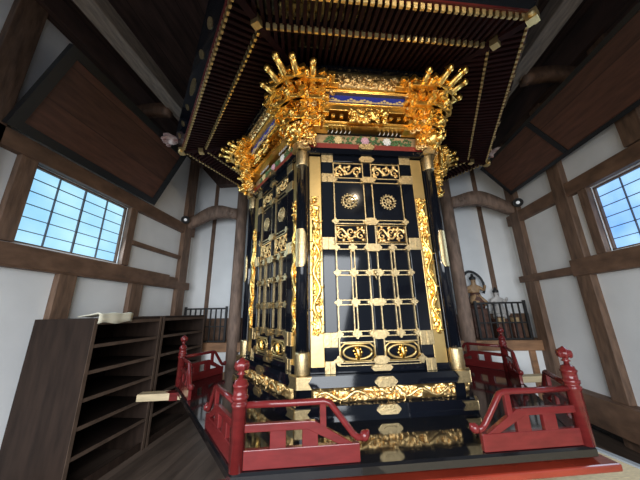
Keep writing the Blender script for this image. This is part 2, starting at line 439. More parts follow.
# ------------------------------------------------------------------ votive plaques leaning from the walls
def plaque(lab, p0, p1, y0, y1, bars, fw):
    """board whose lower edge is p0=(x,z) and upper edge p1, running y0..y1"""
    r = thing('votive_plaque', lab, 'plaque', (p0[0], (y0+y1)/2, p0[1]))
    a = Vector((p0[0], 0, p0[1])); b = Vector((p1[0], 0, p1[1])); d = (b-a); L = d.length; d.normalize()
    n = Vector((d.z, 0, -d.x));
    if n.z > 0: n = -n
    def slab(s0, s1, ya, yb, t0, t1):
        mb = MB(); v = []
        for yy in (ya, yb):
            for s_, t in ((s0, t0), (s1, t0), (s1, t1), (s0, t1)):
                q = a+d*s_+n*t; v.append((q.x, yy, q.z))
        mb._add(v, [(3, 2, 1, 0), (4, 5, 6, 7), (0, 1, 5, 4), (1, 2, 6, 5), (2, 3, 7, 6), (3, 0, 4, 7)]); return mb
    slab(.02, L-.02, y0+.02, y1-.02, 0, .03).build('board', M['plaque'], r)
    for (s0, s1, ya, yb) in [(0, fw, y0, y1), (L-fw, L, y0, y1), (fw, L-fw, y0, y0+fw), (fw, L-fw, y1-fw, y1)]:
        slab(s0, s1, ya, yb, -.02, .06).build('frame_rail', M['frame'], r)
    for yb in bars: slab(fw, L-fw, yb-.04, yb+.04, -.01, .05).build('cross_bar', M['frame'], r)
    return r
plaque('brown wooden votive plaque in black frame leaning out above the left wall window', (-3.76, 2.13), (-3.21, 3.22), 2.07, 4.40, [], .11)
plaque('long brown boarded plaque with black crossbar leaning out above the right wall window', (3.78, 2.42), (3.25, 3.10), 1.6, 5.5, [4.0], .06)

# ------------------------------------------------------------------ shelves
def shelf(lab, y0, y1, zt, paper=False):
    xb, xf = XL+.02, -3.03
    r = thing('shoe_shelf', lab, 'shelf', ((xb+xf)/2, (y0+y1)/2, -H), group='open wooden shelves along the left wall')
    for ya in (y0, y1-.035):
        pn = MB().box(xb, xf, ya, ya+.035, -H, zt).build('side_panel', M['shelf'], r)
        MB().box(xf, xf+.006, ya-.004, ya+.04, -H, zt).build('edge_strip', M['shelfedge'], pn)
    MB().box(xb+.002, xb+.02, y0+.035, y1-.035, -H+.02, zt-.02).build('back_panel', M['shelfshade'], r)
    MB().box(xb, xf-.003, y0+.035, y1-.035, zt-.03, zt).build('top_board', M['shelf'], r)
    MB().box(xf-.02, xf, y0+.035, y1-.035, zt-.075, zt-.03).build('top_rail', M['shelfedge'], r)
    for z in (-.34, -.63, -.92, -1.205, -1.49):
        s_ = MB().box(xb+.02, xf-.012, y0+.035, y1-.035, z-.03, z).build('shelf_board', M['shelfshade'], r)
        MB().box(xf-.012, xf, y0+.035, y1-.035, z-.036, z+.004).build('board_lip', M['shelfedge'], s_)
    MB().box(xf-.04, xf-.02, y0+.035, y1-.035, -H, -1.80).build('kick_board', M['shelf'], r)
    return r
shelf('nearer dark wooden open shelf with plain side panel and paper on top', 2.98, 4.16, -.035)
shelf('farther dark wooden open shelf beside the pillar, bare on top', 4.20, 5.52, -.03)
# folded paper lying over the front edge of the nearer shelf
pb = MB(); prof = [(-3.30, -.026), (-3.15, -.012), (-3.04, .010), (-3.012, .004), (-3.010, -.05), (-3.014, -.098)]
v = []; f = []; NY = 10; NP = len(prof)
for j in range(NY+1):
    y = 3.00+.52*j/NY
    for i, (x, z) in enumerate(prof): v.append((x+(.006*sin(j*1.7) if i > 3 else 0), y, z+(.006*(1+sin(j*1.3+i)) if i < 4 else .012*sin(j*.9)*(i == 5))))
n0 = len(v); v += [(a+(.008 if q % NP > 2 else 0), b, c+(.012 if q % NP < 4 else 0)) for q, (a, b, c) in enumerate(v[:n0])]
for j in range(NY):
    for i in range(NP-1): f.append((j*NP+i, j*NP+i+1, (j+1)*NP+i+1, (j+1)*NP+i))
edge = list(range(NP))+[j*NP+NP-1 for j in range(1, NY+1)]+[NY*NP+i for i in range(NP-2, -1, -1)]+[j*NP for j in range(NY-1, 0, -1)]
pb._add(v, [k[::-1] for k in f]+[tuple(q+n0 for q in k) for k in f]+[(edge[i], edge[(i+1) % len(edge)], edge[(i+1) % len(edge)]+n0, edge[i]+n0) for i in range(len(edge))], True)
po = pb.build('folded_paper', M['cream'])
tag(po, 'cream folded paper hanging over the top front edge of the nearer shelf', 'paper')
po.location.z += .002

# ------------------------------------------------------------------ altar railings
def altar_rail(lab, x0, x1):
    y = 5.79; r = thing('altar_railing', lab, 'railing', ((x0+x1)/2, y, -.62))
    for z in (.10, -.60): MB().box(x0, x1, y-.02, y+.02, z-.015, z+.02).build('rail', M['iron'], r)
    MB().box(x0, x1, y-.015, y+.015, -.30, -.275).build('rail', M['iron'], r)
    n = 9
    for i in range(n):
        x = x0+.02+(x1-x0-.04)*i/(n-1); w = .022 if i in (0, n-1) else .013
        MB().box(x-w, x+w, y-w, y+w, -.60, .12 if i not in (0, n-1) else .15).build('baluster', M['iron'], r)
    return r
altar_rail('black altar railing between the left pillar and the shelf', -3.68, -2.66)
altar_rail('black altar railing in front of the two small statues on the right', 2.70, 3.70)

# ------------------------------------------------------------------ statues on the right ledge
def skin_figure(name, joints, edges, m, parent):
    me = bpy.data.meshes.new(name)
    root = parent
    vs = [(Vector(j[:3])+Vector((0, 0, H)))*S-root.location for j in joints]
    me.from_pydata(vs, edges, [])
    o = bpy.data.objects.new(name, me); C.objects.link(o); o.parent = parent
    sk = o.modifiers.new('skin', 'SKIN'); sk.use_smooth_shade = True
    for i, j in enumerate(joints):
        q = me.skin_vertices[0].data[i]; q.radius = (j[3]*S, j[3]*S); q.use_root = (i == 0)
    sub = o.modifiers.new('sub', 'SUBSURF'); sub.levels = 1; sub.render_levels = 2
    me.materials.append(m)
    return o
def statue(lab, x, y, z, sc, mbody, mrobe, mhair, scarf):
    r = thing('guardian_statue', lab, 'statue', (x, y, -.62))
    MB().box(x-.16, x+.16, y-.12, y+.12, -.618, z-.10).build('pedestal', M['statue'], r, bevel=.01)
    MB().lathe([(.15*sc, -.1), (.17*sc, -.04), (.13*sc, .0), (.10*sc, .03)], (x, y, z), 14).build('base', mrobe, r)
    def j(a, b, c, q): return (x+a*sc, y+b*sc, z+c*sc, q*sc)
    J = [j(0, 0, .10, .095), j(0, 0, .24, .085), j(0, 0, .36, .09), j(0, -.01, .44, .04), j(0, -.02, .53, .065), j(0, -.025, .58, .045),
         j(-.12, 0, .37, .045), j(-.19, -.05, .26, .036), j(-.12, -.14, .30, .028), j(.12, 0, .37, .045), j(.20, -.03, .30, .036), j(.20, -.12, .42, .028),
         j(-.10, -.07, .08, .07), j(-.17, -.14, .04, .05), j(.0, -.17, .03, .035), j(.10, -.07, .08, .07), j(.17, -.12, .02, .05), j(.10, -.16, -.04, .035)]
    E_ = [(0, 1), (1, 2), (2, 3), (3, 4), (4, 5), (2, 6), (6, 7), (7, 8), (2, 9), (9, 10), (10, 11), (0, 12), (12, 13), (13, 14), (0, 15), (15, 16), (16, 17)]
    body = skin_figure('body', J, E_, mbody, r)
    mb = MB(); hx, hy, hz = x, y-.02*sc, z+.55*sc
    mb.blob((hx, hy+.015*sc, hz+.035*sc), .075*sc, 10, (1, 1, .8)); mb.blob((hx, hy+.02*sc, hz+.11*sc), .035*sc, 8)
    mb.build('hair', mhair, r)
    mb = MB()
    for sx in (-1, 1): mb.blob((hx+sx*.025*sc, hy-.062*sc, hz-.005*sc), .010*sc, 6)
    mb.blob((hx, hy-.066*sc, hz-.045*sc), .012*sc, 6, (1.6, .5, .5))
    mb.build('face_features', M['iron'], r)
    mb = MB(); mb.blob((hx, hy-.072*sc, hz-.022*sc), .013*sc, 6, (.8, 1, 1.2)); mb.build('nose', mbody, r)
    mb = MB(); mb.lathe([(.19*sc, 0), (.16*sc, .08*sc), (.11*sc, .2*sc), (.105*sc, .25*sc)], (x, y, z+.0), 14); mb.build('robe', mrobe, r)
    if scarf:
        mb = MB(); pts = []
        for i in range(25):
            t = i/24; a = PI*(1.15-1.3*t)
            pts.append((x+cos(a)*.24*sc+.02*sin(t*9), y+.05, z+.40*sc+sin(a)*.36*sc))
        
        mb.tube(pts, .03*sc, 6, flat=.5); mb.build('scarf', M['iron'], r)
    return r
statue('dark reddish seated statue with black flying scarf on the ledge by the right pillar', 2.90, 6.1, .10, .95, M['statuegold'], M['statue'], M['iron'], True)
statue('white painted seated statue with black hair behind the right altar railing', 3.36, 6.14, -.12, .82, M['statuewhite'], M['statuewhite'], M['iron'], False)
for i, (x, lab) in enumerate(((3.22, 'small pale offering box behind the altar railing, left one of two'), (3.50, 'small pale offering box behind the altar railing, right one of two'))):
    r = thing('offering_box', lab, 'box', (x, 5.9, -.62))
    MB().box(x-.075, x+.075, 5.845, 5.955, -.618, -.30).build('stand', M['statue'], r, bevel=.006)
    MB().box(x-.06, x+.06, 5.852, 5.945, -.30, -.19).build('box_body', M['paleboard'], r, bevel=.006)
    MB().box(x-.066, x+.066, 5.848, 5.95, -.19, -.175).build('lid', M['statue'], r)

# ------------------------------------------------------------------ round lamps on corner posts
for sg, lab in ((-1, 'small round black lamp on the left corner post'), (1, 'small round black lamp on the right corner post')):
    x = sg*3.76 if sg < 0 else 3.84; y = 5.5; z = 2.20
    r = thing('post_lamp', lab, 'lamp', (x, y, z-.1), group=None)
    d = Vector((-x, -y, -z)).normalized()
    q = Vector((0, 0, 1)).rotation_difference(d).to_matrix().to_4x4(); q.translation = Vector((x, y, z))
    mb = MB(); mb.m = q; mb.lathe([(.05, -.08), (.085, -.06), (.095, 0), (.095, .05), (.075, .052), (.07, .03)], n=20); mb.build('housing', M['iron'], r)
    mb = MB(); mb.m = q; mb.lathe([(.036, .03), (.034, .04), (.024, .05), (.006, .054)], n=16); mb.build('lens', M['lens'], r)
    MB().bar((x, y, z-.04), (x+sg*.08, y+.08, z-.05), .03, .03).build('bracket', M['iron'], r)

# ------------------------------------------------------------------ pale mat in front, right
mb = MB(); mb.prism([(.45, 1.2), (3.1, .9), (2.52, 2.75), (2.36, 3.25), (1.9, 3.05), (.7, 2.75)], -1.898, -1.36)
mo = mb.build('raised_mat', M['mat']); tag(mo, 'beige straw covered step beside the red fascia at lower right', 'step')
mb = MB(); mb.prism([(2.36, 3.25), (2.52, 2.75), (3.1, .9), (3.16, .92), (2.58, 2.77), (2.42, 3.27)], -1.9, -1.345)
mb.build('edging', M['edging'], None)
eo = bpy.data.objects['edging']; eo.location = eo.location-mo.location; eo.parent = mo

# ------------------------------------------------------------------ the sutra repository
TH = .188
rep = thing('sutra_repository', 'tall black lacquer and gold hexagonal sutra repository with red corner railings', 'shrine cabinet', (.09, 4.4, -H), TH, local=True)
def part(mb, name, m, par=rep, label=None, bevel=0.): return mb.build(name, m, par, label, bevel=bevel)
K3 = (0, -1, 1)
rng = random.Random(5)
A = cos(PI/6)
# base and deck
part(MB().hexprism([(1.9, -1.898), (1.9, -1.3)]), 'lower_base', M['black'])
part(MB().hexprism([(2.2, -1.30), (2.25, -1.07)]), 'deck_frame', M['black'])
part(MB().box(-1.44, 1.42, -2.335, -2.14, -1.135, -1.085), 'front_board', M['orange'], bevel=.012)
part(MB().hexprism([(2.615, -1.07), (2.63, -1.06), (2.63, -1.015), (2.615, -1.0)]), 'deck', M['deckblack'])
# push bars
for k, ang in ((5, 190.8-math.degrees(TH)), (2, 0.)):
    mb = MB(); mb.rot(ang); mb.box(2.45, 3.10 if k == 5 else 3.22, -.075, .075, -1.165, -1.075)
    b = part(mb, 'push_bar', M['barwood'], bevel=.006)
    mb = MB(); mb.rot(ang); mb.prism([(2.55, .08), (2.66, .08), (2.75, 0), (2.66, -.08), (2.55, -.08)], -1.17, -1.07); part(mb, 'red_nose', M['red'], b)
# plinth
part(MB().hexprism([(1.82, -1.0), (1.80, -.875), (1.72, -.86), (1.72, -.735), (1.79, -.72), (1.77, -.62)]), 'plinth', M['black'])
for k in K3:
    mb = MB(); mb.rot(60*k); R_ = random.Random(11+k)
    relief(mb, -.745, .745, -.862, -.735, -1.492, .045, 13, 3.3+k)
    pts = [(-.70+1.40*i/30, -.795+.035*sin(i*.9)) for i in range(31)]
    dragon(mb, pts[:15], .02, R_, -1.525); dragon(mb, pts[:15:-1], .02, R_, -1.525)
    clouds(mb, -.73, .73, -.85, -.745, -1.495, R_, 70, .034)
    part(mb, 'dragon_relief', M['goldrelief'])
    for z, w, h, y in ((-.92, .23, .085, 1.565), (-.685, .22, .095, 1.545)):
        mb = MB(); mb.rot(60*k); mb.poly(cartouche(0, z, w, h), -y+.03, -y-.012); mb.poly(cartouche(0, z, w*.55, h*.5), -y, -y-.018)
        part(mb, 'lobed_fitting', M['palegold'])
    for z in (-.92, -.685):
        pass
for kc in (5, 0, 1, 2):
    # wrapped ribbon-tail plates at plinth corners: drawn on both adjacent faces
    for (z0, z1, ap, r) in ((-.727, -.617, 1.545, 1.785), (-.965, -.885, 1.575, 1.815)):
        mb = MB()
        for kf, sg in ((kc, -1), (kc-1, 1)):
            mb.rot(60*kf); e = r/2; zc = (z0+z1)/2
            o = [(sg*e, z0), (sg*(e-.15), z0), (sg*(e-.115), zc), (sg*(e-.15), z1), (sg*e, z1)]
            mb.poly(o if sg < 0 else o[::-1], -ap+.04, -ap-.012)
        part(mb, 'corner_plate', M['palegold'])
# core body and columns
part(MB().hexprism([(1.60, -.64), (1.60, 2.3)]), 'body', M['black'])
for kc in range(6):
    a = math.radians(-120+60*kc); c = (1.665*cos(a), 1.665*sin(a), 0)
    o = part(MB().lathe([(.072, -.62), (.072, 2.0)], c, 12, True), 'column', M['black'])
    if kc in (0, 1, 2, 5):
        for z0, z1 in ((-.62, -.40), (.48, .92), (1.76, 1.97)):
            mb = MB(); q = .076
            if z0 == .48:
                n_ = 10; v = []; f = []
                for j_ in range(13):
                    t_ = j_/12; w_ = math.radians(62)*(1-.35*max(0, abs(2*t_-1)-.75)*4)
                    for i_ in range(n_+1):
                        b_ = a+(-1+2*i_/n_)*w_
                        for rr_ in (.070, .082): v.append((c[0]+rr_*cos(b_), c[1]+rr_*sin(b_), z0+(z1-z0)*t_))
                W_ = (n_+1)*2
                for j_ in range(12):
                    for i_ in range(n_): f.append((j_*W_+i_*2+1, j_*W_+i_*2+3, (j_+1)*W_+i_*2+3, (j_+1)*W_+i_*2+1))
                    f.append((j_*W_, j_*W_+1, (j_+1)*W_+1, (j_+1)*W_)); f.append((j_*W_+W_-2, j_*W_+W_-1, (j_+1)*W_+W_-1, (j_+1)*W_+W_-2))
                mb._add(v, f, True); part(mb, 'column_plate', M['palegold'], o); continue
            mb.lathe([(q, z0), (q+.003, z0+.01), (q+.003, z1-.02), (q-.002, z1)], c, 14); part(mb, 'column_sleeve', M['palegold'], o)
        mb = MB()
        for kf, sg in ((kc, -1), (kc-1, 1)):
            mb.rot(60*kf); e = .885; ot = [(sg*e, 1.97), (sg*(e-.15), 1.97), (sg*(e-.115), 2.03), (sg*(e-.15), 2.09), (sg*e, 2.09)]
            mb.poly(ot if sg < 0 else ot[::-1], -1.48, -1.545)
        part(mb, 'corner_plate', M['palegold'])

def fit(mb, cu, cz, s=.045): mb.poly(lobed(cu, cz, s, s, 4, .22, 0), -1.42, -1.455)
def face(k):
    R_ = random.Random(40+k)
    def F(): return MB().rot(60*k)
    # black door frame, sill, head
    mb = F()
    for sg in (-1, 1):
        a, b = sorted((sg*.455, sg*.59)); mb.box(a, b, -1.445, -1.37, -.62, 1.93)
        a, b = sorted((sg*.755, sg*.79)); mb.box(a, b, -1.46, -1.37, -.62, 1.93)
    mb.box(-.79, .79, -1.445, -1.37, -.62, -.555); mb.box(-.59, .59, -1.445, -1.37, 1.86, 1.95)
    fr = part(mb, 'door_frame', M['black'], bevel=.006)
    for sg in (-1, 1):
        for z0, z1, u0, u1 in ((1.84, 1.95, .44, .59), (1.56, 1.68, .45, .595), (.69, .84, .455, .60), (-.37, -.22, .455, .61), (-.62, -.50, .49, .60)):
            mb = F(); a, b = sorted((sg*u0, sg*u1)); mb.box(a, b, -1.456, -1.40, z0, z1); mb.box((a+b)/2-.004, (a+b)/2+.004, -1.462, -1.40, z0, z1)
            part(mb, 'frame_fitting', M['palegold'], fr, bevel=.004)
        mb = F(); fit(mb, sg*.455, -.50, .04); part(mb, 'frame_fitting', M['palegold'], fr)
        mb = F(); mb.box(min(sg*.52, sg*.63), max(sg*.52, sg*.63), -1.458, -1.42, -.655, -.62); part(mb, 'frame_fitting', M['palegold'], fr)
    # gold pilaster panels with climbing dragons
    for sg in (-1, 1):
        a, b = sorted((sg*.600, sg*.745))
        p = part(F().box(a, b, -1.435, -1.38, -.615, 1.93), 'pilaster', M['goldpanel'], bevel=.004)
        mb = F(); c = (a+b)/2
        pts = [(c+.036*sin(i*.62), -.25+1.55*i/40) for i in range(41)]
        relief(mb, c-.05, c+.05, -.20, 1.25, -1.432, .028, 15, 5.5*k+sg)
        dragon(mb, pts, .022, R_, -1.445); clouds(mb, a+.015, b-.015, -.26, 1.36, -1.437, R_, 60, .022)
        part(mb, 'dragon_carving', M['gold'], p)
    # two leaves
    for sg in (-1, 1):
        u0, u1 = .035, .45
        a, b = sorted((sg*u0, sg*u1))
        lf = part(F().box(a, b, -1.415, -1.38, -.56, 1.87), 'door_leaf', M['black'])
        # gold lines
        mb = F()
        def vl(u, z0, z1, w=.0065): mb.box(sg*u-w, sg*u+w, -1.43, -1.40, z0, z1)
        def hl(z, ua, ub, w=.0055):
            p_, q_ = sorted((sg*ua, sg*ub)); mb.box(p_, q_, -1.429, -1.40, z-w, z+w)
        vl(.055, -.56, 1.86); vl(.437, -.56, 1.86)
        vl(.222, -.24, .70, .0055); vl(.262, -.24, .70, .0055)
        for z in (1.845, 1.635, 1.575, 1.065, 1.02, .765, .70, .445, .395, .115, .065, -.215, -.265, -.325, -.525, -.555): hl(z, .05, .44)
        part(mb, 'gold_moulding', M['palegold'], lf)
        # transom carving
        mb = F(); a2, b2 = sorted((sg*.075, sg*.425))
        scrollwork(mb, a2, b2, 1.655, 1.83, -1.425, R_, .015)
        mb.poly([(a2, 1.65), (a2+.06, 1.65), (a2, 1.71)], -1.415, -1.432)
        part(mb, 'transom_carving', M['goldrelief'], lf)
        mb = F(); scrollwork(mb, a2, b2, .785, 1.0, -1.425, R_, .015, 1.6)
        mb.tube([(a2, -1.42, .79), (b2, -1.42, .79), (b2, -1.42, .995), (a2, -1.42, .995), (a2, -1.42, .79)], .009, 4); part(mb, 'scroll_carving', M['goldrelief'], lf)
        # wheel emblem
        mb = F(); cu, cz = sg*.25, 1.315
        ring = [(cu+.078*cos(t*PI/16), -1.427, cz+.078*sin(t*PI/16)) for t in range(33)]; mb.tube(ring, .013, 6)
        ring = [(cu+.036*cos(t*PI/10), -1.427, cz+.036*sin(t*PI/10)) for t in range(21)]; mb.tube(ring, .008, 6)
        mb.blob((cu, -1.43, cz), .02, 8, (1, .6, 1))
        for t in range(8):
            x, z = cos(t*PI/4+.2), sin(t*PI/4+.2)
            mb.tube([(cu, -1.427, cz), (cu+.078*x, -1.427, cz+.078*z)], .0085, 5)
            mb.blob((cu+.098*x, -1.427, cz+.098*z), .014, 6, (1, .5, 1))
            x, z = cos(t*PI/4+.2+PI/8), sin(t*PI/4+.2+PI/8); mb.blob((cu+.096*x, -1.427, cz+.096*z), .011, 6, (1, .5, 1))
        part(mb, 'wheel_emblem', M['palegold'], lf)
        # bottom panel: chamfered oval frame with small gold figure
        mb = F(); cu, cz, w, h = sg*.245, -.425, .185, .088
        o_ = [(w, -h+.04), (w-.05, -h), (-w+.05, -h), (-w, -h+.04), (-w, h-.04), (-w+.05, h), (w-.05, h), (w, h-.04)]
        mb.tube([(cu+x, -1.425, cz+z) for x, z in o_+o_[:1]], .012, 5)
        mb.tube([(cu+.155*cos(t*PI/14), -1.427, cz+.068*sin(t*PI/14)) for t in range(29)], .014, 5)
        part(mb, 'oval_moulding', M['goldpanel'], lf)
        mb = F()
        mb.tube([(cu, -1.425, cz-.065), (cu+.01, -1.44, cz-.02), (cu-.005, -1.44, cz+.03), (cu, -1.435, cz+.06)], [.022, .026, .020, .010], 7)
        for q in range(9):
            t = q/9*2*PI; mb.blob((cu+.045*cos(t)*R_.uniform(.6, 1.2), -1.432, cz+.045*sin(t)), .014, 6, (1, .6, 1))
        part(mb, 'figure_carving', M['gold'], lf)
        # clover fittings at the crossings
        for z in (1.60, 1.042, .715, .42, .09, -.24):
            for u in ((.055, .437) if z > .75 else (.065, .242, .437)):
                mb = F(); fit(mb, sg*u, z, .036 if u != .242 else .042); mb.box(min(sg*(u-.045), sg*(u+.045)) if u == .242 else sg*u-.02, max(sg*(u-.045), sg*(u+.045)) if u == .242 else sg*u+.02, -1.45, -1.41, z-.022, z+.022)
                part(mb, 'clover_fitting', M['palegold'], lf)
    # meeting stile and its centre fittings
    part(F().box(-.035, .035, -1.44, -1.38, -.56, 1.87), 'meeting_stile', M['black'], bevel=.004)
    for z, w, h in ((2.05, .20, .08), (1.895, .19, .085), (1.60, .18, .08), (1.04, .16, .09), (.715, .20, .09), (.42, .13, .07), (.09, .13, .08), (-.25, .16, .09), (-.50, .16, .08), (-.575, .22, .06)):
        mb = F(); ap = 1.455 if z < 1.95 else 1.505
        mb.poly(cartouche(0, z, w, h), -ap+.04, -ap-.01); mb.poly(lobed(0, z, h*.38, h*.38, 5, .15), -ap, -ap-.018)
        part(mb, 'centre_fitting', M['palegold'])
    mb = F(); mb.tube([(0, -1.46, .40), (0, -1.475, .37), (.012, -1.475, .335)], .012, 6); mb.blob((0, -1.475, .42), .024, 8); part(mb, 'latch', M['palegold'])
    # side studs just outside the columns
    # lintel, red beam, peony frieze
    lt = part(F().box(-.86, .86, -1.49, -1.38, 1.945, 2.025), 'lintel', M['black'])
    part(F().box(-.80, .80, -1.475, -1.38, 2.025, 2.105), 'red_beam', M['redbeam'])
    pf = part(F().box(-.78, .78, -1.44, -1.36, 2.105, 2.26), 'peony_frieze', M['paleboard'])
    mb = F()
    for q in range(190):
        u = R_.uniform(-.52, .64); z = R_.uniform(2.12, 2.225); t = R_.uniform(0, 6.3); l = R_.uniform(.03, .06)
        mb.tube([(u, -1.445, z), (u+l*cos(t)*.6, -1.457, z+l*sin(t)*.5), (u+l*cos(t), -1.445, z+l*sin(t)*.7)], [.004, .015, .002], 5, flat=.5)
    part(mb, 'leaves', M['green'], pf)
    for u, m, lb in ((-.36, 'yellow', 'cream peony'), (.0, 'pink', 'pink peony'), (.30, 'white', 'white peony')):
        mb = F(); z = 2.175
        for rr, nn, dz in ((.042, 8, 0), (.026, 6, .012)):
            for q in range(nn): mb.blob((u+rr*cos(q*2*PI/nn), -1.46-dz, z+rr*sin(q*2*PI/nn)), .02, 6, (1, .6, 1))
        mb.blob((u, -1.475, z), .016, 6); part(mb, 'peony', M[m], pf, lb)
    # dark band with small white marks
    mb = F()
    for q in range(22):
        u = -.62+1.24*q/21
        if abs(u) < .2: continue
        mb.tube([(u-.01, -1.462, 2.275), (u+.006, -1.466, 2.295), (u+.012, -1.462, 2.32)], .006, 5)
    part(mb, 'white_marks', M['white'])
    # gold tie beams and dentils
    for nm, z0, z1, ap, u in (('gold_beam', 2.325, 2.40, 1.55, .80), ('gold_beam', 2.50, 2.62, 1.625, .84), ('gold_moulding', 2.725, 2.765, 1.69, .86)):
        mb = F(); mb.box(-u, u, -ap, -1.40, z0, z1); mb.box(-u, u, -ap-.012, -ap+.02, z1-.03, z1-.015); part(mb, nm, M['gold'], bevel=.006)
    for q in range(13):
        u = -.66+1.32*q/12
        part(F().box(u-.025, u+.025, -1.60, -1.45, 2.425, 2.465), 'dentil', M['gold'], bevel=.006)
    # blue band with white cloud relief
    bb = part(F().box(-.84, .84, -1.635, -1.40, 2.62, 2.725), 'blue_band', M['blue'])
    mb = F(); mb.box(-.80, .80, -1.642, -1.62, 2.622, 2.634)
    for q in range(7):
        u = -.66+.22*q+R_.uniform(-.03, .03)
        for w in range(5):
            mb.blob((u+(w-2)*.04, -1.638, 2.632+.018*(2-abs(w-2))), R_.uniform(.016, .028), 6, (1.2, .5, .8))
    part(mb, 'cloud_relief', M['yellow'], bb)
    # carved floral band
    fb = part(F().box(-.88, .88, -1.70, -1.40, 2.765, 3.03), 'carved_band', M['goldpanel'])
    mb = F(); relief(mb, -.86, .86, 2.79, 3.005, -1.70, .035, 17, 9.1+k)
    for row in range(2):
        for q in range(20):
            u = -.82+1.64*q/19+(row % 2)*.03; z = 2.85+.10*row
            mb.blob((u, -1.725, z), .024, 6, (1, .5, 1))
            for t in range(5): mb.blob((u+.03*cos(t*PI/2.5+.8), -1.722, z+.03*sin(t*PI/2.5+.8)), .013, 5, (1, .5, 1))
    part(mb, 'floral_carving', M['goldrelief'], fb)
    part(F().box(-.93, .93, -1.76, -1.40, 3.03, 3.07), 'dark_plate', M['black'])
    # centre dragon carving
    mb = F()
    pts = [(-.22+.44*i/20, 2.40+.045*sin(i*.75)) for i in range(21)]
    dragon(mb, pts, .035, R_, -1.66); clouds(mb, -.24, .24, 2.29, 2.50, -1.66, R_, 34, .045)
    part(mb, 'dragon_carving', M['gold'])
for k in K3: face(k)
part(MB().hexprism([(1.62, 2.26), (1.62, 3.3)]), 'upper_core', M['black'])

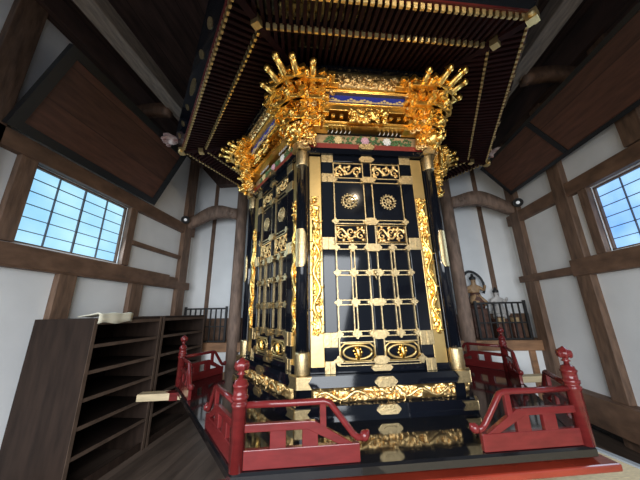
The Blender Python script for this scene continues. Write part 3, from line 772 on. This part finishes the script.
# corner brackets -------------------------------------------------------
def noses(mb, base, d, L, r, up, rr):
    """carved bracket nose: arm with rising tip and curled end"""
    b = Vector(base); d = Vector(d).normalized(); z = Vector((0, 0, 1))
    pts = [b, b+d*L*.35-z*L*.06, b+d*L*.65+z*L*.02*up, b+d*L*.85+z*L*.16*up, b+d*L+z*L*.36*up]
    mb.tube(pts, [r, r*1.15, r*1.05, r*.9, r*.7], 7)
    e = pts[-1]; mb.blob(e, r*.85, 7, (1, 1, 1), .12, rr)
for kc in (0, 5, 1, 2):
    R_ = random.Random(70+kc)
    ang = -120+60*kc
    def G(): return MB().rot(ang)
    # stepped bracket arms: three tiers of blocks
    tiers = ((2.12, 1.72, .10), (2.34, 1.80, .16), (2.56, 1.90, .22), (2.76, 2.00, .28))
    root = None
    for ti, (z, r, sp) in enumerate(tiers):
        mb = G()
        for th_ in (0, 30, -30):
            a = math.radians(th_); d = Vector((cos(a), sin(a), 0)); t = Vector((-sin(a), cos(a), 0))
            e = Vector((1.60, 0, 0))+d*(r-1.55)
            mb.bar(Vector((1.5, 0, z)), Vector((e.x, e.y, z+.02)), .07, .075)
            for w in (-1, 0, 1):
                c = e+t*w*sp*.75
                mb.box(c.x-.045, c.x+.045, c.y-.045, c.y+.045, z+.05, z+.115)
                mb.box(c.x-.03, c.x+.03, c.y-.03, c.y+.03, z+.01, z+.05)
            mb.bar(e-t*sp*.9+Vector((0, 0, z+.0)), e+t*sp*.9+Vector((0, 0, z+.0)), .06, .06)
        o = part(mb, 'bracket_tier', M['gold'], bevel=.006)
        mb = G()
        for th_ in (0, 30, -30, 60, -60):
            a = math.radians(th_); d = Vector((cos(a), sin(a), 0))
            st = Vector((1.58, 0, z+.02))+d*(.06+.07*ti)
            noses(mb, st, d+Vector((0, 0, -.05)), (.17+.03*ti)*(1.25 if th_ == 0 else 1), .034, .25, R_)
        part(mb, 'bracket_nose', M['gold'], o)
        mb = G()
        for q in range(26):
            a = math.radians(R_.uniform(-75, 75)); rr = R_.uniform(.10, .17+.07*ti)
            c = Vector((1.62+rr*cos(a), rr*1.3*sin(a), z+R_.uniform(-.09, .12)))
            s0 = R_.uniform(.025, .05); t = Vector((-sin(a), cos(a), 0))
            sp_ = [c+t*x+Vector((0, 0, y)) for x, y in spiral(0, 0, s0, 1.0, R_.uniform(0, 6), R_.choice((-1, 1)), 9)]
            mb.tube(sp_, [s0*.38]*9, 5)
        part(mb, 'scroll_carving', M['goldrelief'], o)
    # stacked blocks running along both faces beside the corner
    for kf, sg in ((kc, -1), (kc-1, 1)):
        for ti in range(4):
            mb = MB(); mb.rot(60*kf); z = 2.30+.165*ti; ap = 1.57+.065*ti; n_ = 3 if ti < 3 else 4
            p_, q_ = sorted((sg*.86, sg*(.86-.12*n_))); mb.box(p_, q_, -ap-.02, -ap+.12, z-.03, z+.03)
            for c_ in range(n_):
                u = sg*(.83-.118*c_)
                mb.box(u-.043, u+.043, -ap-.075, -ap+.06, z+.035, z+.095); mb.box(u-.03, u+.03, -ap-.055, -ap+.06, z-.0, z+.035)
                mb.bar((u, -ap+.04, z-.01), (u, -ap-.10, z+.015), .034, .06)
            part(mb, 'bracket_arm', M['gold'], bevel=.006)
    # long noses at the top fanning out under the eaves
    for th_, off, L in ((0, 0, .62), (14, .04, .56), (-14, .04, .56), (30, .13, .50), (-30, .13, .50)):
        a = math.radians(th_); d = Vector((cos(a), sin(a), 0)); t = Vector((-sin(a), cos(a), 0))*(1 if th_ > 0 else -1)
        st = Vector((1.70, 0, 2.70))+t*off; e = st+d*L+Vector((0, 0, .15))
        mb = G(); mb.tube([st, st+(e-st)*.5+Vector((0, 0, -.02)), st+(e-st)*.8, e], [.055, .05, .044, .038], 8)
        mb.blob(e, .045, 8, (1, 1, 1.1), .1, R_); mb.tube([e-d*.08+Vector((0, 0, .025)), e-d*.03+Vector((0, 0, .065)), e-d*.07+Vector((0, 0, .085))], [.016, .014, .005], 6)
        part(mb, 'long_bracket_nose', M['gold'])
    # beast head on the column top
    mb = G(); c = Vector((1.78, 0, 2.17))
    mb.blob(c, .11, 10, (1.1, 1, .9), .1, R_); mb.blob(c+Vector((.10, 0, -.03)), .06, 8, (1.2, 1, .8), .1, R_)
    for sy in (-1, 1):
        mb.blob(c+Vector((.065, sy*.04, .045)), .02, 6)
        mb.tube([c+Vector((.0, sy*.06, .05)), c+Vector((-.02, sy*.11, .10)), c+Vector((-.06, sy*.13, .08))], [.03, .022, .008], 6)
        mb.tube([c+Vector((.10, sy*.03, -.04)), c+Vector((.16, sy*.05, .0)), c+Vector((.18, sy*.05, .07))], [.016, .012, .004], 5)
    for q in range(26):
        t = R_.uniform(0, 6.3); mb.blob(c+Vector((R_.uniform(-.12, .09), .13*cos(t), .11*sin(t))), R_.uniform(.02, .038), 6)
    part(mb, 'beast_head', M['gold'])

# eaves ------------------------------------------------------------------
def bz(ap): return 3.115-(ap-1.70)*.36       # underside line of base rafters
def fz(ap): return 2.985-(ap-2.15)*.24       # underside line of flying rafters
def rafters(k, n, ap_o, side_o, zf, ap_min, name, capped, one=False):
    allmb = MB(); caps = MB()
    for i in range(n):
        u = (-.5+(i+.5)/n)*(side_o-.10)
        ap_i = max(ap_min, abs(u)*math.sqrt(3)+.03)
        if ap_i > ap_o-.03: ap_i = ap_o-.03
        mb = allmb if one else MB(); mb.rot(60*k)
        hh = .055; a, b = (u, -ap_i, zf(ap_i)+hh/2), (u, -ap_o, zf(ap_o)+hh/2)
        mb.bar(a, b, .036, hh)
        cm = caps if one else MB(); cm.rot(60*k)
        d = Vector(b)-Vector(a); d.normalize()
        cm.bar(Vector(b)-d*.022, Vector(b)+d*.006, .041, .060)
        if not one:
            o = part(mb, name, M['rafter']); part(cm, 'end_cap', M['cap'], o)
    if one:
        o = part(allmb, name+'_row', M['rafter']); o['kind'] = 'stuff'; c = part(caps, 'end_cap_row', M['cap'], o); c['kind'] = 'stuff'
AB, AF = 2.62*A, 3.0*A
for k in range(-1, 5):
    rafters(k, 34, AB, 2.62, bz, 1.72, 'base_rafter', True, one=k not in (0, -1))
    rafters(k, 40, AF, 3.0, fz, 2.18, 'flying_rafter', True, one=k not in (0, -1))
# boards above the rafters and edge beams
def sloped_ring(ap0, z0, ap1, z1, t):
    mb = MB()
    mb._add([], [])
    for k in range(6):
        v = []
        for ap, z in ((ap0, z0), (ap1, z1), (ap1, z1+t), (ap0, z0+t)):
            for a in (-120+60*k, -60+60*k):
                a = math.radians(a); v.append((ap/A*cos(a), ap/A*sin(a), z))
        mb._add(v, [(0, 1, 3, 2), (2, 3, 5, 4), (4, 5, 7, 6), (6, 7, 1, 0)])
    return mb
part(sloped_ring(1.5, bz(1.5)+.056, AB-.02, bz(AB-.02)+.056, .03), 'eave_board', M['black'])
part(sloped_ring(2.1, fz(2.1)+.056, AF-.01, fz(AF)+.056, .03), 'eave_board', M['black'])
part(MB().ring(AB-.07, AB-.015, bz(AB)+.06, bz(AB)+.125), 'eave_beam', M['darkred'])
part(MB().ring(AF-.03, AF+.03, fz(AF)+.06, fz(AF)+.13), 'eave_beam', M['darkred'])
part(sloped_ring(AF+.03, fz(AF)+.09, AF+.15, fz(AF)+.30, .04), 'eave_fascia', M['black'])
part(MB().hexprism([(3.15, fz(AF)+.29), (2.2, 3.52), (1.2, 4.1), (.3, 4.9), (.12, 5.0)]), 'roof', M['black'])
for k in K3:
    for u, w in ((-.95, .09), (-.52, .09), (-.08, .34), (.50, .11), (.93, .13), (-1.32, .10), (1.34, .10)):
        mb = MB().rot(60*k); sl = math.atan2(.21, .12)
        mb.m = mb.m @ Matrix.Translation((u, -AF-.09, fz(AF)+.195)) @ Matrix.Rotation(PI/2-sl, 4, 'X')
        mb.poly([(w/2*cos(t*PI/12), .045*sin(t*PI/12)) for t in range(24)], .004, -.012); part(mb, 'fascia_fitting', M['palegold'])
# hip rafters with gold shoes, and coloured carvings at the roof corners
for kc in range(6):
    ang = -120+60*kc
    mb = MB().rot(ang); ri, ro = 1.75, 2.70
    mb.bar((ri, 0, bz(ri*A)+.03), (ro, 0, bz(2.62*A)+.01), .07, .085); h = part(mb, 'hip_rafter', M['rafter'])
    mb = MB().rot(ang); mb.bar((2.63, 0, bz(2.60*A)+.005), (2.71, 0, bz(2.62*A)-.0), .09, .105); part(mb, 'hip_shoe', M['cap'], h)
    mb = MB().rot(ang); mb.bar((2.3, 0, fz(2.3*A)+.02), (3.04, 0, fz(3*A)+.01), .075, .09); h = part(mb, 'hip_rafter', M['rafter'])
    mb = MB().rot(ang); mb.bar((2.96, 0, fz(2.96*A)+.01), (3.06, 0, fz(3*A)+.01), .10, .11)
    for sy in (-1, 1): mb.blob((3.02, sy*.06, fz(3*A)+.0), .035, 6)
    part(mb, 'hip_shoe', M['cap'], h)
    mb = MB().rot(ang); R_ = random.Random(kc)
    c = Vector((3.21, 0, fz(3*A)+.21))
    for q in range(9):
        t = math.radians(-80+160*q/8); L = .17
        tip = c+Vector((L*.9*cos(t*.5), L*.9*sin(t), .02+.09*cos(q*2.1)))
        mb.tube([c-Vector((.16, 0, -.02)), c+(tip-c)*.5+Vector((0, 0, .05)), c+(tip-c)*.8, tip], [.035, .045, .035, .008], 6)
    mb.blob(c, .07, 8, (1.3, 1, .8))
    part(mb, 'corner_ornament', M['pinkwhite'])

# corner railings ---------------------------------------------------------
RD = 2.58; APR = RD*A
def railing(kc):
    R_ = M['red']
    a = math.radians(-120+60*kc); c = (RD*cos(a), RD*sin(a), 0)
    bd = MB(); hr = []; kn = []
    for kf, sg in ((kc, -1), (kc-1, 1)):
        bd.rot(60*kf); t = .019
        def B(ua, ub, za, zb, tk=t):
            p, q = sorted((sg*ua, sg*ub)); bd.box(p, q, -APR-tk, -APR+tk, za, zb)
        B(1.27, .455, -.998, -.885)                     # bottom board
        B(1.27, .80, -.785, -.735)                      # middle rail
        bd.poly([(sg*.82, -.785), (sg*.80, -.735), (sg*.765, -.738), (sg*.50, -.885), (sg*.60, -.885)][::(1 if sg < 0 else -1)], -APR+t, -APR-t)
        for u in (1.02, .80): B(u+.055, u-.055, -.89, -.76, t*.9)
        B(.73, .685, -.80, -.62, t*.9)
        m1 = MB(); m1.rot(60*kf)
        pts = [(sg*u, -APR, z) for u, z in ((1.27, -.622), (.95, -.624), (.70, -.622), (.655, -.635), (.50, -.83), (.47, -.855), (.43, -.862))]
        m1.tube(pts, .023, 8); hr.append(m1)
        m2 = MB(); m2.rot(60*kf); m2.blob((sg*.415, -APR, -.85), .036, 8); m2.tube([(sg*.42, -APR, -.86), (sg*.395, -APR, -.845), (sg*.39, -APR, -.815)], [.028, .022, .012], 7); kn.append(m2)
    r = part(bd, 'railing', R_, bevel=.005)
    for m_ in hr: part(m_, 'handrail', R_, r)
    for m_ in kn: part(m_, 'handrail_knob', R_, r)
    p = [(.05, -1.0), (.05, -.63), (.058, -.625), (.058, -.605), (.05, -.60), (.05, -.585), (.058, -.58), (.058, -.56), (.05, -.555), (.05, -.505), (.056, -.50), (.056, -.487), (.048, -.482), (.044, -.462), (.02, -.45)]
    part(MB().lathe(p, c, 18), 'corner_post', R_, r)
    f_ = [(.02, -.452), (.017, -.43), (.034, -.422), (.02, -.412), (.02, -.402), (.045, -.385), (.052, -.362), (.040, -.338), (.016, -.322), (.004, -.312)]
    mb = MB(); mb.lathe(f_, c, 14)
    for q in range(6): mb.blob((c[0]+.036*cos(q*PI/3), c[1]+.036*sin(q*PI/3), -.368), .02, 6, (1, 1, 1.7))
    part(mb, 'post_finial', R_, r)
for kc in (0, 1, 2, 5): railing(kc)
if '_local' in rep: del rep['_local']

# ------------------------------------------------------------------ light
def light(kind, name, loc, energy, col, size=.1, target=None, **kw):
    l = bpy.data.lights.new(name, kind); l.energy = energy; l.color = col
    o = bpy.data.objects.new(name, l); C.objects.link(o); o.location = (loc[0]*S, loc[1]*S, (loc[2]+H)*S)
    if kind == 'AREA':
        l.shape = 'RECTANGLE'; l.size = size[0]*S; l.size_y = size[1]*S
    else: l.shadow_soft_size = size*S
    if kind == 'SPOT': l.spot_size = math.radians(kw.get('ang', 60)); l.spot_blend = kw.get('blend', .6)
    if target:
        d = Vector(target)-Vector(loc); o.rotation_euler = d.to_track_quat('-Z', 'Y').to_euler()
    return o
# broad fill added behind the camera, standing in for an assumed open entrance
ed = light('AREA', 'added_rear_fill', (-.3, -2.5, .2), 205, (.90, .95, 1.0), (5.2, 3.4), (-.3, 1.2, -2.3)); ed.data.spread = math.radians(125)
# daylight from the two windows
light('AREA', 'window_daylight_left', (XL+.10, 3.26, 1.37), 14, (.62, .82, 1.0), (1.35, .9), (0, 3.4, .3))
light('AREA', 'window_daylight_right', (XR-.10, 3.2, 1.28), 10, (.62, .82, 1.0), (1.35, .9), (0, 3.4, .3))
# warm spots: a lamp placed from its glint on the door, then an added one
light('SPOT', 'warm_spot', (1.55, 0., 2.85), 58, (1.0, .80, .55), .045, (.2, 3.0, 2.2), ang=75, blend=.7)
light('SPOT', 'warm_spot', (-1.0, -.4, .3), 75, (1.0, .84, .62), .08, (.1, 2.6, 1.1), ang=80, blend=1)  # fill added beside the camera for the gold and left railing

w = bpy.data.worlds.new('world'); bpy.context.scene.world = w; w.use_nodes = True
bg = w.node_tree.nodes['Background']; bg.inputs[0].default_value = (.75, .86, 1.0, 1); bg.inputs[1].default_value = .22

# ------------------------------------------------------------------ camera
cam = bpy.data.cameras.new('camera'); co = bpy.data.objects.new('camera', cam); C.objects.link(co)
f_px = 255.0; cx0, cy0 = 320., 240.
zen = (303-cx0, -671-cy0); vpp = (345-cx0, 311-cy0)
U = Vector((zen[0], -zen[1], -f_px)).normalized()
F_ = Vector((vpp[0], -vpp[1], -f_px)); F_ = (F_-U*F_.dot(U)).normalized()
R_ = F_.cross(U)
Mw = Matrix((R_, F_, U))
co.matrix_world = Matrix.Translation((0, 0, H*S)) @ Mw.to_4x4()
cam.sensor_width = 36; cam.lens = 36*f_px/640; cam.clip_start = .02
sc = bpy.context.scene; sc.camera = co
sc.view_settings.view_transform = 'Standard'; sc.view_settings.look = 'None'
sc.view_settings.gamma = 1; sc.view_settings.use_curve_mapping = False; sc.view_settings.exposure = 0.5
